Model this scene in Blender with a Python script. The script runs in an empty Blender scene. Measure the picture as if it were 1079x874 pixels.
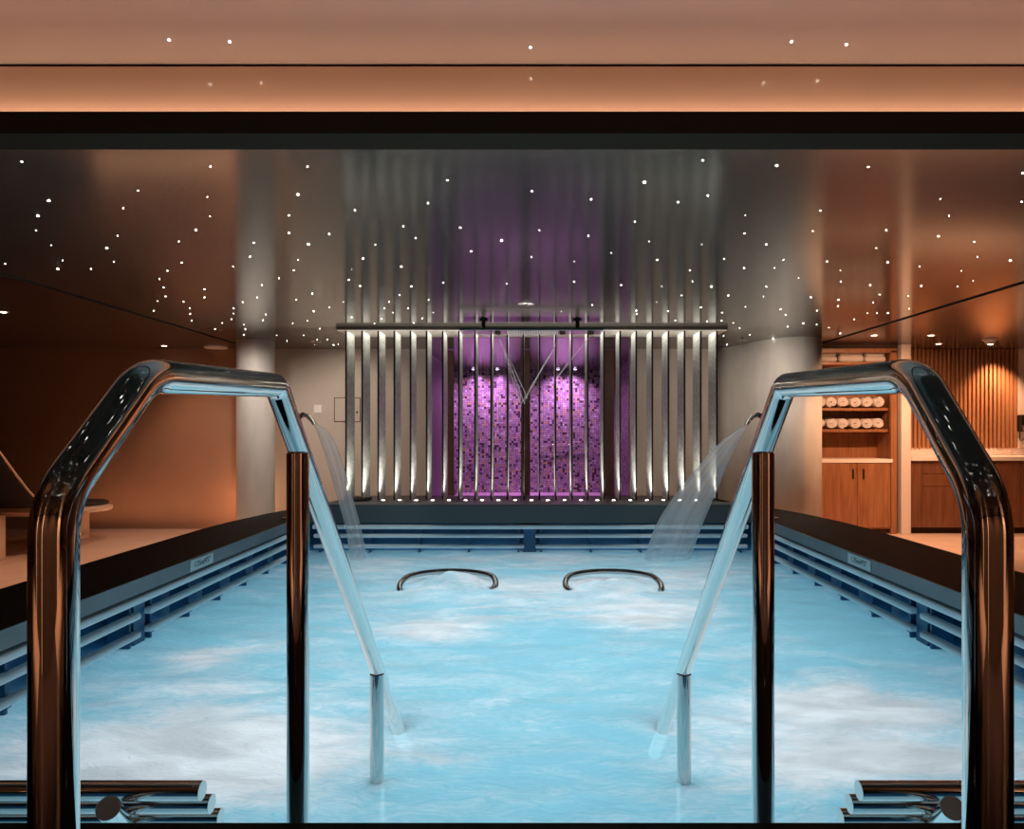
import bpy, bmesh, math, random
from mathutils import Vector, Matrix
random.seed(7)
S = bpy.context.scene
COL = S.collection
PI = math.pi
F, X0, Y0, EYE = 719.33, 559.0, 455.0, 1.37
HC = 1.17                      # star ceiling above the eye
CZ = EYE + HC
WZ = EYE - 1.04                # water level
RIM = EYE - 0.71               # rim top
W = 1.89                       # half width of the pool
YF = 5.84                      # far wall of the pool
YN = 1.243                     # near wall of the pool

def P(x, y, d):
    return Vector(((x - X0) / F * d, d, EYE - (y - Y0) / F * d))

# ------------------------------------------------------------------ materials
def newmat(name):
    m = bpy.data.materials.new(name); m.use_nodes = True
    nt = m.node_tree; nt.nodes.clear()
    out = nt.nodes.new('ShaderNodeOutputMaterial')
    return m, nt, out

def pbr(name, col, rough=0.5, metal=0.0, noise=None, bump=None, spec=0.5, coat=0.0):
    m, nt, out = newmat(name)
    b = nt.nodes.new('ShaderNodeBsdfPrincipled')
    b.inputs['Base Color'].default_value = (*col, 1)
    b.inputs['Roughness'].default_value = rough
    b.inputs['Metallic'].default_value = metal
    b.inputs['Specular IOR Level'].default_value = spec
    b.inputs['Coat Weight'].default_value = coat
    nt.links.new(b.outputs[0], out.inputs[0])
    tc = nt.nodes.new('ShaderNodeTexCoord')
    if noise:
        sc, amt = noise[0], noise[1]
        mp = nt.nodes.new('ShaderNodeMapping')
        mp.inputs['Scale'].default_value = noise[2] if len(noise) > 2 else (1, 1, 1)
        n = nt.nodes.new('ShaderNodeTexNoise'); n.inputs['Scale'].default_value = sc
        n.inputs['Detail'].default_value = 4
        r = nt.nodes.new('ShaderNodeValToRGB')
        r.color_ramp.elements[0].position = .3; r.color_ramp.elements[1].position = .7
        r.color_ramp.elements[0].color = (*[max(0, c * (1 - amt)) for c in col], 1)
        r.color_ramp.elements[1].color = (*[min(1, c * (1 + amt)) for c in col], 1)
        nt.links.new(tc.outputs['Object'], mp.inputs[0])
        nt.links.new(mp.outputs[0], n.inputs['Vector'])
        nt.links.new(n.outputs['Fac'], r.inputs[0])
        nt.links.new(r.outputs[0], b.inputs['Base Color'])
    if bump:
        n2 = nt.nodes.new('ShaderNodeTexNoise'); n2.inputs['Scale'].default_value = bump[0]
        bp = nt.nodes.new('ShaderNodeBump'); bp.inputs['Strength'].default_value = bump[1]
        bp.inputs['Distance'].default_value = .01
        nt.links.new(tc.outputs['Object'], n2.inputs['Vector'])
        nt.links.new(n2.outputs['Fac'], bp.inputs['Height'])
        nt.links.new(bp.outputs[0], b.inputs['Normal'])
    return m

def emit(name, col, s):
    m, nt, out = newmat(name)
    e = nt.nodes.new('ShaderNodeEmission')
    e.inputs[0].default_value = (*col, 1); e.inputs[1].default_value = s
    nt.links.new(e.outputs[0], out.inputs[0])
    return m

def wood(name, c0, c1, rough=.35, scale=3.0):
    m, nt, out = newmat(name)
    b = nt.nodes.new('ShaderNodeBsdfPrincipled'); b.inputs['Roughness'].default_value = rough
    tc = nt.nodes.new('ShaderNodeTexCoord')
    mp = nt.nodes.new('ShaderNodeMapping'); mp.inputs['Scale'].default_value = (9, 9, .6)
    n = nt.nodes.new('ShaderNodeTexNoise'); n.inputs['Scale'].default_value = scale
    n.inputs['Detail'].default_value = 8; n.inputs['Distortion'].default_value = .6
    r = nt.nodes.new('ShaderNodeValToRGB')
    r.color_ramp.elements[0].position = .32; r.color_ramp.elements[1].position = .68
    r.color_ramp.elements[0].color = (*c0, 1); r.color_ramp.elements[1].color = (*c1, 1)
    L = nt.links.new
    L(tc.outputs['Object'], mp.inputs[0]); L(mp.outputs[0], n.inputs['Vector'])
    L(n.outputs['Fac'], r.inputs[0]); L(r.outputs[0], b.inputs['Base Color']); L(b.outputs[0], out.inputs[0])
    return m

def ceiling_mat(name, col, rough, seams):
    """polished metallic panels; seams = list of x positions of thin dark joints"""
    m, nt, out = newmat(name); L = nt.links.new
    b = nt.nodes.new('ShaderNodeBsdfPrincipled')
    b.inputs['Metallic'].default_value = 0.0; b.inputs['Roughness'].default_value = rough; b.inputs['IOR'].default_value = 1.95
    tc = nt.nodes.new('ShaderNodeTexCoord'); sp = nt.nodes.new('ShaderNodeSeparateXYZ')
    L(tc.outputs['Object'], sp.inputs[0])
    acc = None
    for s in seams:
        a = nt.nodes.new('ShaderNodeMath'); a.operation = 'SUBTRACT'; a.inputs[1].default_value = s
        L(sp.outputs['X'], a.inputs[0])
        c = nt.nodes.new('ShaderNodeMath'); c.operation = 'ABSOLUTE'; L(a.outputs[0], c.inputs[0])
        d = nt.nodes.new('ShaderNodeMath'); d.operation = 'LESS_THAN'; d.inputs[1].default_value = .0022
        L(c.outputs[0], d.inputs[0])
        if acc is None: acc = d
        else:
            e = nt.nodes.new('ShaderNodeMath'); e.operation = 'MAXIMUM'
            L(acc.outputs[0], e.inputs[0]); L(d.outputs[0], e.inputs[1]); acc = e
    mx = nt.nodes.new('ShaderNodeMix'); mx.data_type = 'RGBA'
    mx.inputs['A'].default_value = (*col, 1); mx.inputs['B'].default_value = (*[c * .45 for c in col], 1)
    if acc: L(acc.outputs[0], mx.inputs['Factor'])
    else: mx.inputs['Factor'].default_value = 0
    L(mx.outputs['Result'], b.inputs['Base Color']); L(b.outputs[0], out.inputs[0])
    return m

def mosaic_mat(name):
    m, nt, out = newmat(name); L = nt.links.new
    b = nt.nodes.new('ShaderNodeBsdfPrincipled')
    tc = nt.nodes.new('ShaderNodeTexCoord')
    sc = nt.nodes.new('ShaderNodeVectorMath'); sc.operation = 'SCALE'; sc.inputs['Scale'].default_value = 1 / .041
    L(tc.outputs['Object'], sc.inputs[0])
    fl = nt.nodes.new('ShaderNodeVectorMath'); fl.operation = 'FLOOR'; L(sc.outputs[0], fl.inputs[0])
    wn = nt.nodes.new('ShaderNodeTexWhiteNoise'); wn.noise_dimensions = '3D'; L(fl.outputs[0], wn.inputs['Vector'])
    r = nt.nodes.new('ShaderNodeValToRGB'); r.color_ramp.interpolation = 'CONSTANT'
    e = r.color_ramp.elements
    e[0].position = 0; e[0].color = (.50, .40, .50, 1)
    e[1].position = .35; e[1].color = (.36, .27, .38, 1)
    for p, c in ((.6, (.62, .52, .60, 1)), (.76, (.10, .06, .09, 1)), (.88, (.70, .50, .26, 1)), (.95, (.8, .75, .8, 1))):
        q = e.new(p); q.color = c
    L(wn.outputs['Value'], r.inputs[0])
    fr = nt.nodes.new('ShaderNodeVectorMath'); fr.operation = 'FRACTION'; L(sc.outputs[0], fr.inputs[0])
    sp = nt.nodes.new('ShaderNodeSeparateXYZ'); L(fr.outputs[0], sp.inputs[0])
    def edge(o):
        a = nt.nodes.new('ShaderNodeMath'); a.operation = 'LESS_THAN'; a.inputs[1].default_value = .10
        L(o, a.inputs[0]); return a
    ex, ez = edge(sp.outputs['X']), edge(sp.outputs['Z'])
    mxm = nt.nodes.new('ShaderNodeMath'); mxm.operation = 'MAXIMUM'
    L(ex.outputs[0], mxm.inputs[0]); L(ez.outputs[0], mxm.inputs[1])
    mx = nt.nodes.new('ShaderNodeMix'); mx.data_type = 'RGBA'
    L(mxm.outputs[0], mx.inputs['Factor']); L(r.outputs[0], mx.inputs['A'])
    mx.inputs['B'].default_value = (.07, .05, .07, 1)
    L(mx.outputs['Result'], b.inputs['Base Color'])
    b.inputs['Roughness'].default_value = .25; b.inputs['Metallic'].default_value = .25
    L(b.outputs[0], out.inputs[0])
    return m

def fin_mat(name):
    m, nt, out = newmat(name); L = nt.links.new
    b = nt.nodes.new('ShaderNodeBsdfPrincipled')
    tc = nt.nodes.new('ShaderNodeTexCoord')
    n = nt.nodes.new('ShaderNodeTexVoronoi'); n.inputs['Scale'].default_value = 38
    L(tc.outputs['Object'], n.inputs['Vector'])
    r = nt.nodes.new('ShaderNodeValToRGB')
    r.color_ramp.elements[0].color = (.42, .44, .40, 1); r.color_ramp.elements[1].color = (.78, .80, .74, 1)
    L(n.outputs['Color'], r.inputs[0]); L(r.outputs[0], b.inputs['Base Color'])
    bp = nt.nodes.new('ShaderNodeBump'); bp.inputs['Strength'].default_value = .5; bp.inputs['Distance'].default_value = .006
    L(n.outputs['Distance'], bp.inputs['Height']); L(bp.outputs[0], b.inputs['Normal'])
    b.inputs['Roughness'].default_value = .45; b.inputs['Metallic'].default_value = .0
    L(b.outputs[0], out.inputs[0])
    return m

def water_mat(name):
    m, nt, out = newmat(name); L = nt.links.new
    N = nt.nodes.new
    tc = N('ShaderNodeTexCoord')
    at = N('ShaderNodeAttribute'); at.attribute_name = 'foam'
    # stretched, warped streak noise -> clouds of long drifting foam
    mp = N('ShaderNodeMapping'); mp.inputs['Scale'].default_value = (1.2, 2.6, 1)
    L(tc.outputs['Object'], mp.inputs[0])
    n1 = N('ShaderNodeTexNoise'); n1.inputs['Scale'].default_value = 1.7; n1.inputs['Detail'].default_value = 7
    n1.inputs['Distortion'].default_value = 1.1; n1.inputs['Roughness'].default_value = .55
    L(mp.outputs[0], n1.inputs['Vector'])
    n2 = N('ShaderNodeTexNoise'); n2.inputs['Scale'].default_value = 9; n2.inputs['Detail'].default_value = 6
    n2.inputs['Distortion'].default_value = 2.0
    L(mp.outputs[0], n2.inputs['Vector'])
    def math_(op, a, b):
        q = N('ShaderNodeMath'); q.operation = op
        for i, v in enumerate((a, b)):
            if isinstance(v, (int, float)): q.inputs[i].default_value = v
            else: L(v, q.inputs[i])
        return q.outputs[0]
    s1 = math_('MULTIPLY', math_('SUBTRACT', n1.outputs['Fac'], .5), 1.35)
    s2 = math_('MULTIPLY', math_('SUBTRACT', n2.outputs['Fac'], .5), .65)
    f = math_('ADD', math_('ADD', at.outputs['Fac'], s1), s2)
    mr = N('ShaderNodeMapRange'); mr.inputs['From Min'].default_value = .05; mr.inputs['From Max'].default_value = 1.10
    mr.interpolation_type = 'SMOOTHSTEP'
    L(f, mr.inputs['Value'])
    foam = mr.outputs['Result']
    mix = N('ShaderNodeMix'); mix.data_type = 'RGBA'
    mix.inputs['A'].default_value = (.14, .38, .46, 1); mix.inputs['B'].default_value = (.86, .86, .88, 1)
    L(foam, mix.inputs['Factor'])
    tcol = N('ShaderNodeMix'); tcol.data_type = 'RGBA'
    tcol.inputs['A'].default_value = (.33, .68, .79, 1); tcol.inputs['B'].default_value = (1.0, .92, .91, 1)
    L(foam, tcol.inputs['Factor'])
    # thin and thick patches inside the foam
    n3 = N('ShaderNodeTexNoise'); n3.inputs['Scale'].default_value = 2.6; n3.inputs['Detail'].default_value = 5
    n3.inputs['Distortion'].default_value = .8; L(mp.outputs[0], n3.inputs['Vector'])
    mr3 = N('ShaderNodeMapRange'); mr3.inputs['From Min'].default_value = .36; mr3.inputs['From Max'].default_value = .62
    mr3.inputs['To Min'].default_value = .74; mr3.inputs['To Max'].default_value = 1.0
    L(n3.outputs['Fac'], mr3.inputs['Value'])
    fg = N('ShaderNodeMix'); fg.data_type = 'RGBA'; fg.blend_type = 'MULTIPLY'; fg.inputs['Factor'].default_value = 1
    fg.inputs['A'].default_value = (1.0, .955, .95, 1); L(mr3.outputs['Result'], fg.inputs['B']); L(fg.outputs['Result'], tcol.inputs['B'])
    dif = N('ShaderNodeBsdfDiffuse'); L(mix.outputs['Result'], dif.inputs['Color'])
    tr = N('ShaderNodeBsdfTranslucent'); L(tcol.outputs['Result'], tr.inputs['Color'])
    body = N('ShaderNodeMixShader'); body.inputs[0].default_value = .6
    L(dif.outputs[0], body.inputs[1]); L(tr.outputs[0], body.inputs[2])
    tp = N('ShaderNodeBsdfTransparent'); tp.inputs[0].default_value = (.75, .95, 1, 1)
    b2 = N('ShaderNodeMixShader')
    mrt = N('ShaderNodeMapRange'); mrt.inputs['To Min'].default_value = .09; mrt.inputs['To Max'].default_value = .02
    L(foam, mrt.inputs['Value']); L(mrt.outputs['Result'], b2.inputs[0])
    L(body.outputs[0], b2.inputs[1]); L(tp.outputs[0], b2.inputs[2])
    gl = N('ShaderNodeBsdfGlossy'); gl.inputs['Roughness'].default_value = .28
    fr = N('ShaderNodeFresnel'); fr.inputs['IOR'].default_value = 1.22
    b3 = N('ShaderNodeMixShader'); L(fr.outputs[0], b3.inputs[0])
    L(b2.outputs[0], b3.inputs[1]); L(gl.outputs[0], b3.inputs[2])
    bp = N('ShaderNodeBump'); bp.inputs['Strength'].default_value = .6; bp.inputs['Distance'].default_value = .02
    L(f, bp.inputs['Height'])
    for q in (dif, tr, gl): L(bp.outputs[0], q.inputs['Normal'])
    L(b3.outputs[0], out.inputs[0])
    return m

def spray_mat(name, alpha, streak=(10, .6, 1)):
    m, nt, out = newmat(name); L = nt.links.new; N = nt.nodes.new
    tc = N('ShaderNodeTexCoord'); mp = N('ShaderNodeMapping'); mp.inputs['Scale'].default_value = streak
    L(tc.outputs['UV'], mp.inputs[0])
    n = N('ShaderNodeTexNoise'); n.inputs['Scale'].default_value = 1; n.inputs['Detail'].default_value = 3
    L(mp.outputs[0], n.inputs['Vector'])
    mr = N('ShaderNodeMapRange'); mr.inputs['From Min'].default_value = .3; mr.inputs['From Max'].default_value = .75
    mr.inputs['To Min'].default_value = alpha * .55; mr.inputs['To Max'].default_value = alpha * 1.4
    L(n.outputs['Fac'], mr.inputs['Value'])
    tp = N('ShaderNodeBsdfTransparent')
    d = N('ShaderNodeBsdfDiffuse'); d.inputs[0].default_value = (.86, .88, .9, 1)
    t = N('ShaderNodeBsdfTranslucent'); t.inputs[0].default_value = (.86, .88, .9, 1)
    a = N('ShaderNodeMixShader'); a.inputs[0].default_value = .5; L(d.outputs[0], a.inputs[1]); L(t.outputs[0], a.inputs[2])
    b = N('ShaderNodeMixShader'); L(mr.outputs['Result'], b.inputs[0]); L(tp.outputs[0], b.inputs[1]); L(a.outputs[0], b.inputs[2])
    L(b.outputs[0], out.inputs[0])
    return m

M = dict(
    chrome=pbr('polished_steel', (.66, .64, .62), .045, 1.0),
    ringsteel=pbr('dark_steel', (.30, .31, .32), .18, 1.0),
    satin=pbr('satin_steel', (.62, .60, .58), .22, 1.0),
    cutend=pbr('sawn_steel', (.70, .69, .68), .3, 1.0),
    black=pbr('black_stone', (.012, .010, .010), .6, 0, (14, .3), spec=.2),
    band=pbr('grey_band_tile', (.16, .19, .21), .35, 0, (5, .12)),
    recess=pbr('blue_tile', (.012, .10, .22), .35),
    bar=pbr('pale_grille_bar', (.70, .80, .86), .3),
    pool=pbr('pool_tile', (.55, .78, .85), .4),
    beam=pbr('dark_trim', (.055, .040, .030), .9, spec=0.0),
    peach=pbr('glossy_peach_panel', (.60, .40, .30), .14, .08),
    nearceil=pbr('peach_ceiling', (.46, .37, .33), .34, .3),
    starceil=ceiling_mat('polished_star_ceiling', (.080, .073, .062), .145, (-.70, .90)),
    outceil=ceiling_mat('polished_side_ceiling', (.075, .050, .040), .20, (-5.4, 5.4)),
    gap=pbr('dark_gap', (.01, .009, .008), .7),
    greywall=pbr('grey_wall', (.46, .41, .36), .7, 0, (3, .03)),
    warmlitwall=pbr('warm_lit_wall', (.34, .185, .12), .6, 0, (3, .04)),  # warm lamplight partly put into a browner base than the grey wall
    plainwall=pbr('warm_wall', (.42, .24, .15), .7),
    column=pbr('column_plaster', (.55, .53, .50), .5, 0, (8, .06, (1, 1, .3)), (30, .15)),
    floor=pbr('beige_floor', (.60, .42, .33), .5, 0, (4, .06)),
    woodm=wood('oak_veneer', (.22, .085, .035), (.36, .155, .07)),
    wooddark=wood('dark_veneer', (.12, .045, .022), (.20, .08, .04)),
    batten=wood('batten_wood', (.30, .13, .06), (.42, .20, .10)),
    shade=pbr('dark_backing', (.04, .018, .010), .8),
    stone=pbr('white_worktop', (.78, .68, .62), .3),
    pilaster=pbr('pale_pilaster', (.66, .56, .50), .5),
    towel=pbr('white_terry', (.62, .57, .55), .95, 0, (60, .08), (150, .6)),
    handle=pbr('dark_bronze', (.03, .02, .015), .4, .6),
    fin=fin_mat('silvered_fin'),
    finedge=pbr('fin_edge', (.022, .019, .016), .45, .3),
    header=pbr('header_front', (.16, .13, .10), .5),
    headerunder=pbr('header_underside', (.70, .66, .60), .5),
    plinth=pbr('plinth_brown', (.05, .030, .030), .4),
    paneledge=pbr('dark_teal_steel', (.035, .06, .065), .3, .6),
    teal=pbr('teal_upstand', (.055, .075, .082), .4),
    mosaic=mosaic_mat('mosaic'),
    mosside=pbr('shower_wall', (.45, .30, .45), .4),
    post=pbr('brown_post', (.10, .04, .03), .4),
    purplefloor=pbr('shower_floor', (.80, .62, .76), .35),  # ledge colour raised in place of floor-level light falling on it
    purpceil=pbr('shower_ceiling', (.34, .28, .34), .12, .9),
    white=pbr('white_plastic', (.75, .72, .68), .4),
    plate=pbr('plate_label', (.55, .62, .62), .5),
    ink=pbr('label_ink', (.10, .16, .18), .6),
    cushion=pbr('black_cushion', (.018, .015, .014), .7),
    shell=pbr('lounger_shell', (.70, .52, .42), .35),
    star=emit('star_glow', (1, .93, .82), 26),
    lampw=emit('warm_lamp', (1, .78, .55), 16),
    lampf=emit('floor_spot', (1, .85, .74), 22),
    lampv=emit('violet_lamp', (.75, .55, 1), 10),
    led=emit('warm_led', (1, .66, .42), 5.0),
    water=water_mat('pool_water'),
    spray=spray_mat('falling_water', .46),
    spray2=spray_mat('falling_water_thin', .36),
    jet=spray_mat('shower_jet', .28, (3, 3, 3)),
)

# ------------------------------------------------------------------ mesh helpers
class MB:
    def __init__(s): s.bm = bmesh.new()
    def box(s, x0, x1, y0, y1, z0, z1, bev=0.0, seg=2):
        t = bmesh.new()
        bmesh.ops.create_cube(t, size=1)
        bmesh.ops.scale(t, vec=(x1 - x0, y1 - y0, z1 - z0), verts=t.verts)
        bmesh.ops.translate(t, vec=((x0 + x1) / 2, (y0 + y1) / 2, (z0 + z1) / 2), verts=t.verts)
        if bev:
            bmesh.ops.bevel(t, geom=t.edges[:], offset=bev, segments=seg, affect='EDGES', profile=.5)
        s.add(t); return s
    def add(s, t):
        me = bpy.data.meshes.new('tmp'); t.to_mesh(me); t.free(); s.bm.from_mesh(me); bpy.data.meshes.remove(me)
    def tube(s, pts, r, n=24, radii=None, flat=None, caps=True, uv=False):
        """sweep of a circle (or ellipse) along pts"""
        pts = [Vector(p) for p in pts]; rings = []
        T = []
        for i in range(len(pts)):
            a = pts[max(i - 1, 0)]; b = pts[min(i + 1, len(pts) - 1)]
            T.append((b - a).normalized())
        up = Vector((0, 0, 1)) if abs(T[0].z) < .9 else Vector((0, 1, 0))
        u = T[0].cross(up).normalized()
        bm = s.bm
        for i, p in enumerate(pts):
            t = T[i]; u = (u - t * u.dot(t)).normalized(); v = t.cross(u)
            rr = radii[i] if radii else (r, r)
            if not isinstance(rr, tuple): rr = (rr, rr)
            rings.append([bm.verts.new(p + u * (math.cos(2 * PI * k / n) * rr[0]) + v * (math.sin(2 * PI * k / n) * rr[1])) for k in range(n)])
        lay = bm.loops.layers.uv.verify() if uv else None
        for i in range(len(rings) - 1):
            for k in range(n):
                q = (k + 1) % n
                f = bm.faces.new((rings[i][k], rings[i][q], rings[i + 1][q], rings[i + 1][k])); f.smooth = True
                if uv:
                    for l, (a, b) in zip(f.loops, ((k, i), (k + 1, i), (k + 1, i + 1), (k, i + 1))):
                        l[lay].uv = (a / n, b / (len(rings) - 1))
        if caps:
            for rg, rev in ((rings[0], True), (rings[-1], False)):
                vs = [bm.verts.new(v.co) for v in rg]
                bm.faces.new(vs[::-1] if not rev else vs)
        return s
    def cyl(s, cx, cy, z0, z1, r, n=32, r2=None, bev=0):
        s.lathe([(r, z0), (r2 or r, z1)], cx, cy, n, True, True); return s
    def lathe(s, prof, cx, cy, n=32, cap0=False, cap1=False, smooth=True):
        bm = s.bm; rings = []
        for r, z in prof:
            rings.append([bm.verts.new((cx + r * math.cos(2 * PI * k / n), cy + r * math.sin(2 * PI * k / n), z)) for k in range(n)])
        for i in range(len(rings) - 1):
            for k in range(n):
                q = (k + 1) % n
                f = bm.faces.new((rings[i][k], rings[i][q], rings[i + 1][q], rings[i + 1][k])); f.smooth = smooth
        if cap0: bm.faces.new([bm.verts.new(v.co) for v in rings[0]][::-1])
        if cap1: bm.faces.new([bm.verts.new(v.co) for v in rings[-1]])
        return s
    def prism(s, poly, z0, z1, bev=0):
        """extruded plan polygon"""
        t = bmesh.new()
        vs = [t.verts.new((x, y, z0)) for x, y in poly]
        f = t.faces.new(vs)
        r = bmesh.ops.extrude_face_region(t, geom=[f])
        bmesh.ops.translate(t, vec=(0, 0, z1 - z0), verts=[e for e in r['geom'] if isinstance(e, bmesh.types.BMVert)])
        bmesh.ops.recalc_face_normals(t, faces=t.faces)
        if bev:
            bmesh.ops.bevel(t, geom=[e for e in t.edges if all(abs(v.co.z - z1) < 1e-5 for v in e.verts)], offset=bev, segments=2, affect='EDGES')
        s.add(t); return s
    def build(s, name, mat, parent=None, origin=None, recalc=True):
        if recalc: bmesh.ops.recalc_face_normals(s.bm, faces=s.bm.faces)
        me = bpy.data.meshes.new(name)
        o0 = Vector(origin) if origin is not None else Vector((0, 0, 0))
        if parent is not None:
            base = Vector(parent.get('_w', (0, 0, 0)))
            bmesh.ops.translate(s.bm, vec=-base, verts=s.bm.verts)
        elif origin is not None:
            bmesh.ops.translate(s.bm, vec=-o0, verts=s.bm.verts)
        s.bm.to_mesh(me); s.bm.free()
        me.materials.append(mat)
        o = bpy.data.objects.new(name, me); COL.objects.link(o)
        if parent is not None:
            o.parent = parent; o['_w'] = tuple(parent.get('_w', (0, 0, 0)))
        elif origin is not None:
            o.location = o0; o['_w'] = tuple(o0)
        return o

def tag(o, label, cat, group=None, kind=None):
    o['label'] = label; o['category'] = cat
    if group: o['group'] = group
    if kind: o['kind'] = kind
    return o
def empty(name, loc, label, cat, group=None):
    o = bpy.data.objects.new(name, None); COL.objects.link(o); o.location = loc; o['_w'] = tuple(loc)
    o.empty_display_size = .1
    return tag(o, label, cat, group)
def struct(o, label=None, cat=None):
    o['kind'] = 'structure'
    if label: o['label'] = label
    if cat: o['category'] = cat
    return o
def dup(root, loc, label, group=None):
    r = root.copy(); COL.objects.link(r); r.location = loc; r['label'] = label
    if group: r['group'] = group
    for ch in list(root.children):
        c = ch.copy(); COL.objects.link(c); c.parent = r
        for g in ch.children:
            d = g.copy(); COL.objects.link(d); d.parent = c
    return r
ORD = ['first', 'second', 'third', 'fourth', 'fifth', 'sixth', 'seventh', 'eighth', 'ninth', 'tenth', 'eleventh', 'twelfth']

def fillet(pts, rs, seg=10):
    """polyline with rounded corners (radius per inner corner)"""
    pts = [Vector(p) for p in pts]; out = [pts[0]]
    for i in range(1, len(pts) - 1):
        a, b, c = pts[i - 1], pts[i], pts[i + 1]
        d1 = (a - b).normalized(); d2 = (c - b).normalized(); r = rs[i - 1]
        ang = d1.angle(d2); t = r / math.tan(ang / 2)
        cen = b + (d1 + d2).normalized() * (r / math.sin(ang / 2))
        p0 = b + d1 * t; p1 = b + d2 * t
        v0 = p0 - cen; v1 = p1 - cen; th = v0.angle(v1); ax = v0.cross(v1).normalized()
        for k in range(seg + 1):
            out.append(cen + Matrix.Rotation(th * k / seg, 3, ax) @ v0)
    out.append(pts[-1])
    return out
def densify(pts, step):
    out = [pts[0]]
    for a, b in zip(pts, pts[1:]):
        n = max(1, int((b - a).length / step))
        for k in range(1, n + 1): out.append(a.lerp(b, k / n))
    return out

# ------------------------------------------------------------------ lights
def area(name, loc, rot, sx, sy, power, col, spread=PI):
    l = bpy.data.lights.new(name, 'AREA'); l.shape = 'RECTANGLE'; l.size = sx; l.size_y = sy
    l.energy = power; l.color = col; l.spread = spread
    o = bpy.data.objects.new(name, l); COL.objects.link(o); o.location = loc; o.rotation_euler = rot
    return o
def spot(name, loc, target, power, col, ang=60, blend=.6, r=.03):
    l = bpy.data.lights.new(name, 'SPOT'); l.energy = power; l.color = col
    l.spot_size = math.radians(ang); l.spot_blend = blend; l.shadow_soft_size = r
    o = bpy.data.objects.new(name, l); COL.objects.link(o); o.location = loc
    d = Vector(target) - Vector(loc); o.rotation_euler = d.to_track_quat('-Z', 'Y').to_euler()
    return o
def point(name, loc, power, col, r=.05):
    l = bpy.data.lights.new(name, 'POINT'); l.energy = power; l.color = col; l.shadow_soft_size = r
    o = bpy.data.objects.new(name, l); COL.objects.link(o); o.location = loc
    return o

# ================================================================== ROOM SHELL
YB = 9.67
XL, XR = -9.0, 9.0
YBACK = -3.2
struct(MB().box(XL, -2.6, YBACK, 14, -.2, 0).build('floor', M['floor']), 'beige deck floor left of the pool')
struct(MB().box(2.6, XR, YBACK, 14, -.2, 0).build('floor', M['floor']), 'beige deck floor right of the pool')
struct(MB().box(-2.6, 2.6, 6.3, 14, -.2, 0).build('floor', M['floor']), 'floor behind the fin screen')
struct(MB().box(-2.6, 2.6, YBACK, .3, -.2, 0).build('floor', M['plinth']), 'floor in front of the pool')

# walls
struct(MB().box(-1.466 - 2.6, -1.466, YB, YB + .12, 0, CZ).build('wall_back', M['greywall']), 'grey wall left of the purple shower room')
struct(MB().box(1.41, 4.05, YB, YB + .12, 0, CZ).build('wall_back', M['greywall']), 'grey wall right of the purple shower room')
struct(MB().box(XL, -4.066, YB - .06, YB + .12, 0, CZ).build('wall_back', M['warmlitwall']), 'wall behind the lounger, coloured brown for its warm light')
struct(MB().box(4.05, XR, YB + .05, YB + .17, 0, CZ).build('wall_back', M['plainwall']), 'wall behind the wooden cabinets')
struct(MB().box(XL - .1, XL, YBACK, 14, 0, 3.0).build('wall_left', M['plainwall']))
struct(MB().box(XR, XR + .1, YBACK, 14, 0, 3.0).build('wall_right', M['plainwall']))
struct(MB().box(XL, XR, YBACK - .1, YBACK, 0, 3.0).build('wall_front', M['shade']))
for i, (px_, w_) in enumerate(((-4.2, .18), (-1.7, .12), (4.6, .9))):  # strips added behind the camera, mirrored as stripes in the rails
    struct(MB().box(px_ - w_, px_ + w_, YBACK, YBACK + .08, 0, CZ).build('trim_%d' % (16 + i), M['pilaster']), 'unseen pale strip added behind the steps for stripes in the handrails')

# ceilings
YBM = 2.62            # face of the dark beam
ZN = EYE + 1.475      # raised near ceiling
JL, JR = -3.87, 3.82
struct(MB().box(JL, JR, YBM + .14, 14, CZ, CZ + .05).build('ceiling', M['starceil']), 'polished dark star ceiling over the pool')
struct(MB().box(XL, JL - .08, YBM + .14, 14, CZ, CZ + .05).build('ceiling', M['outceil']), 'polished brown ceiling panel left of the star ceiling')
struct(MB().box(JR + .08, XR, YBM + .14, 14, CZ, CZ + .05).build('ceiling', M['outceil']), 'polished brown ceiling panel right of the star ceiling')
struct(MB().box(JL - .08, JL, YBM + .14, YB, CZ + .02, CZ + .06).build('trim_1', M['gap']))
struct(MB().box(JR, JR + .08, YBM + .14, YB, CZ + .02, CZ + .06).build('trim_2', M['gap']))
struct(MB().box(XL, XR, 1.36, YBM + .16, ZN, ZN + .05).build('ceiling', M['nearceil']), 'raised peach ceiling in front of the beam')
struct(MB().box(XL, XR, 1.34, 1.38, CZ - .02, ZN + .02).build('beam', M['beam']), 'dark edge of the raised ceiling trough above the pool steps')
struct(MB().box(XL, XR, YBACK, 1.36, CZ, CZ + .05).build('ceiling', M['starceil']), 'polished dark star ceiling above the pool steps')
# beam: dark face with a ledge behind it that carries the cove light
struct(MB().box(XL, XR, YBM, YBM + .02, EYE + 1.145, EYE + 1.229).box(XL, XR, YBM, YBM + .15, EYE + 1.145, EYE + 1.172).build('beam', M['beam']), 'dark beam across the ceiling')
struct(MB().box(XL, XR, YBM + .115, YBM + .15, EYE + 1.172, ZN - .012).build('trim_3', M['peach']), 'glossy peach cove panel above the dark beam')
struct(MB().box(XL, XR, YBM + .125, YBM + .15, ZN - .012, ZN).build('trim_4', M['gap']))
led = tag(MB().box(-6, 6, YBM + .04, YBM + .06, EYE + 1.172, EYE + 1.180).build('cove_light', M['led'], origin=(0, YBM + .05, EYE + 1.176)),
    'warm light strip hidden behind the dark ceiling beam', 'light strip')
area('cove_lamp', (0, YBM + .050, EYE + 1.184), (math.radians(180 - 55), 0, 0), 13, .02, 33, (1, .66, .46))

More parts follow.
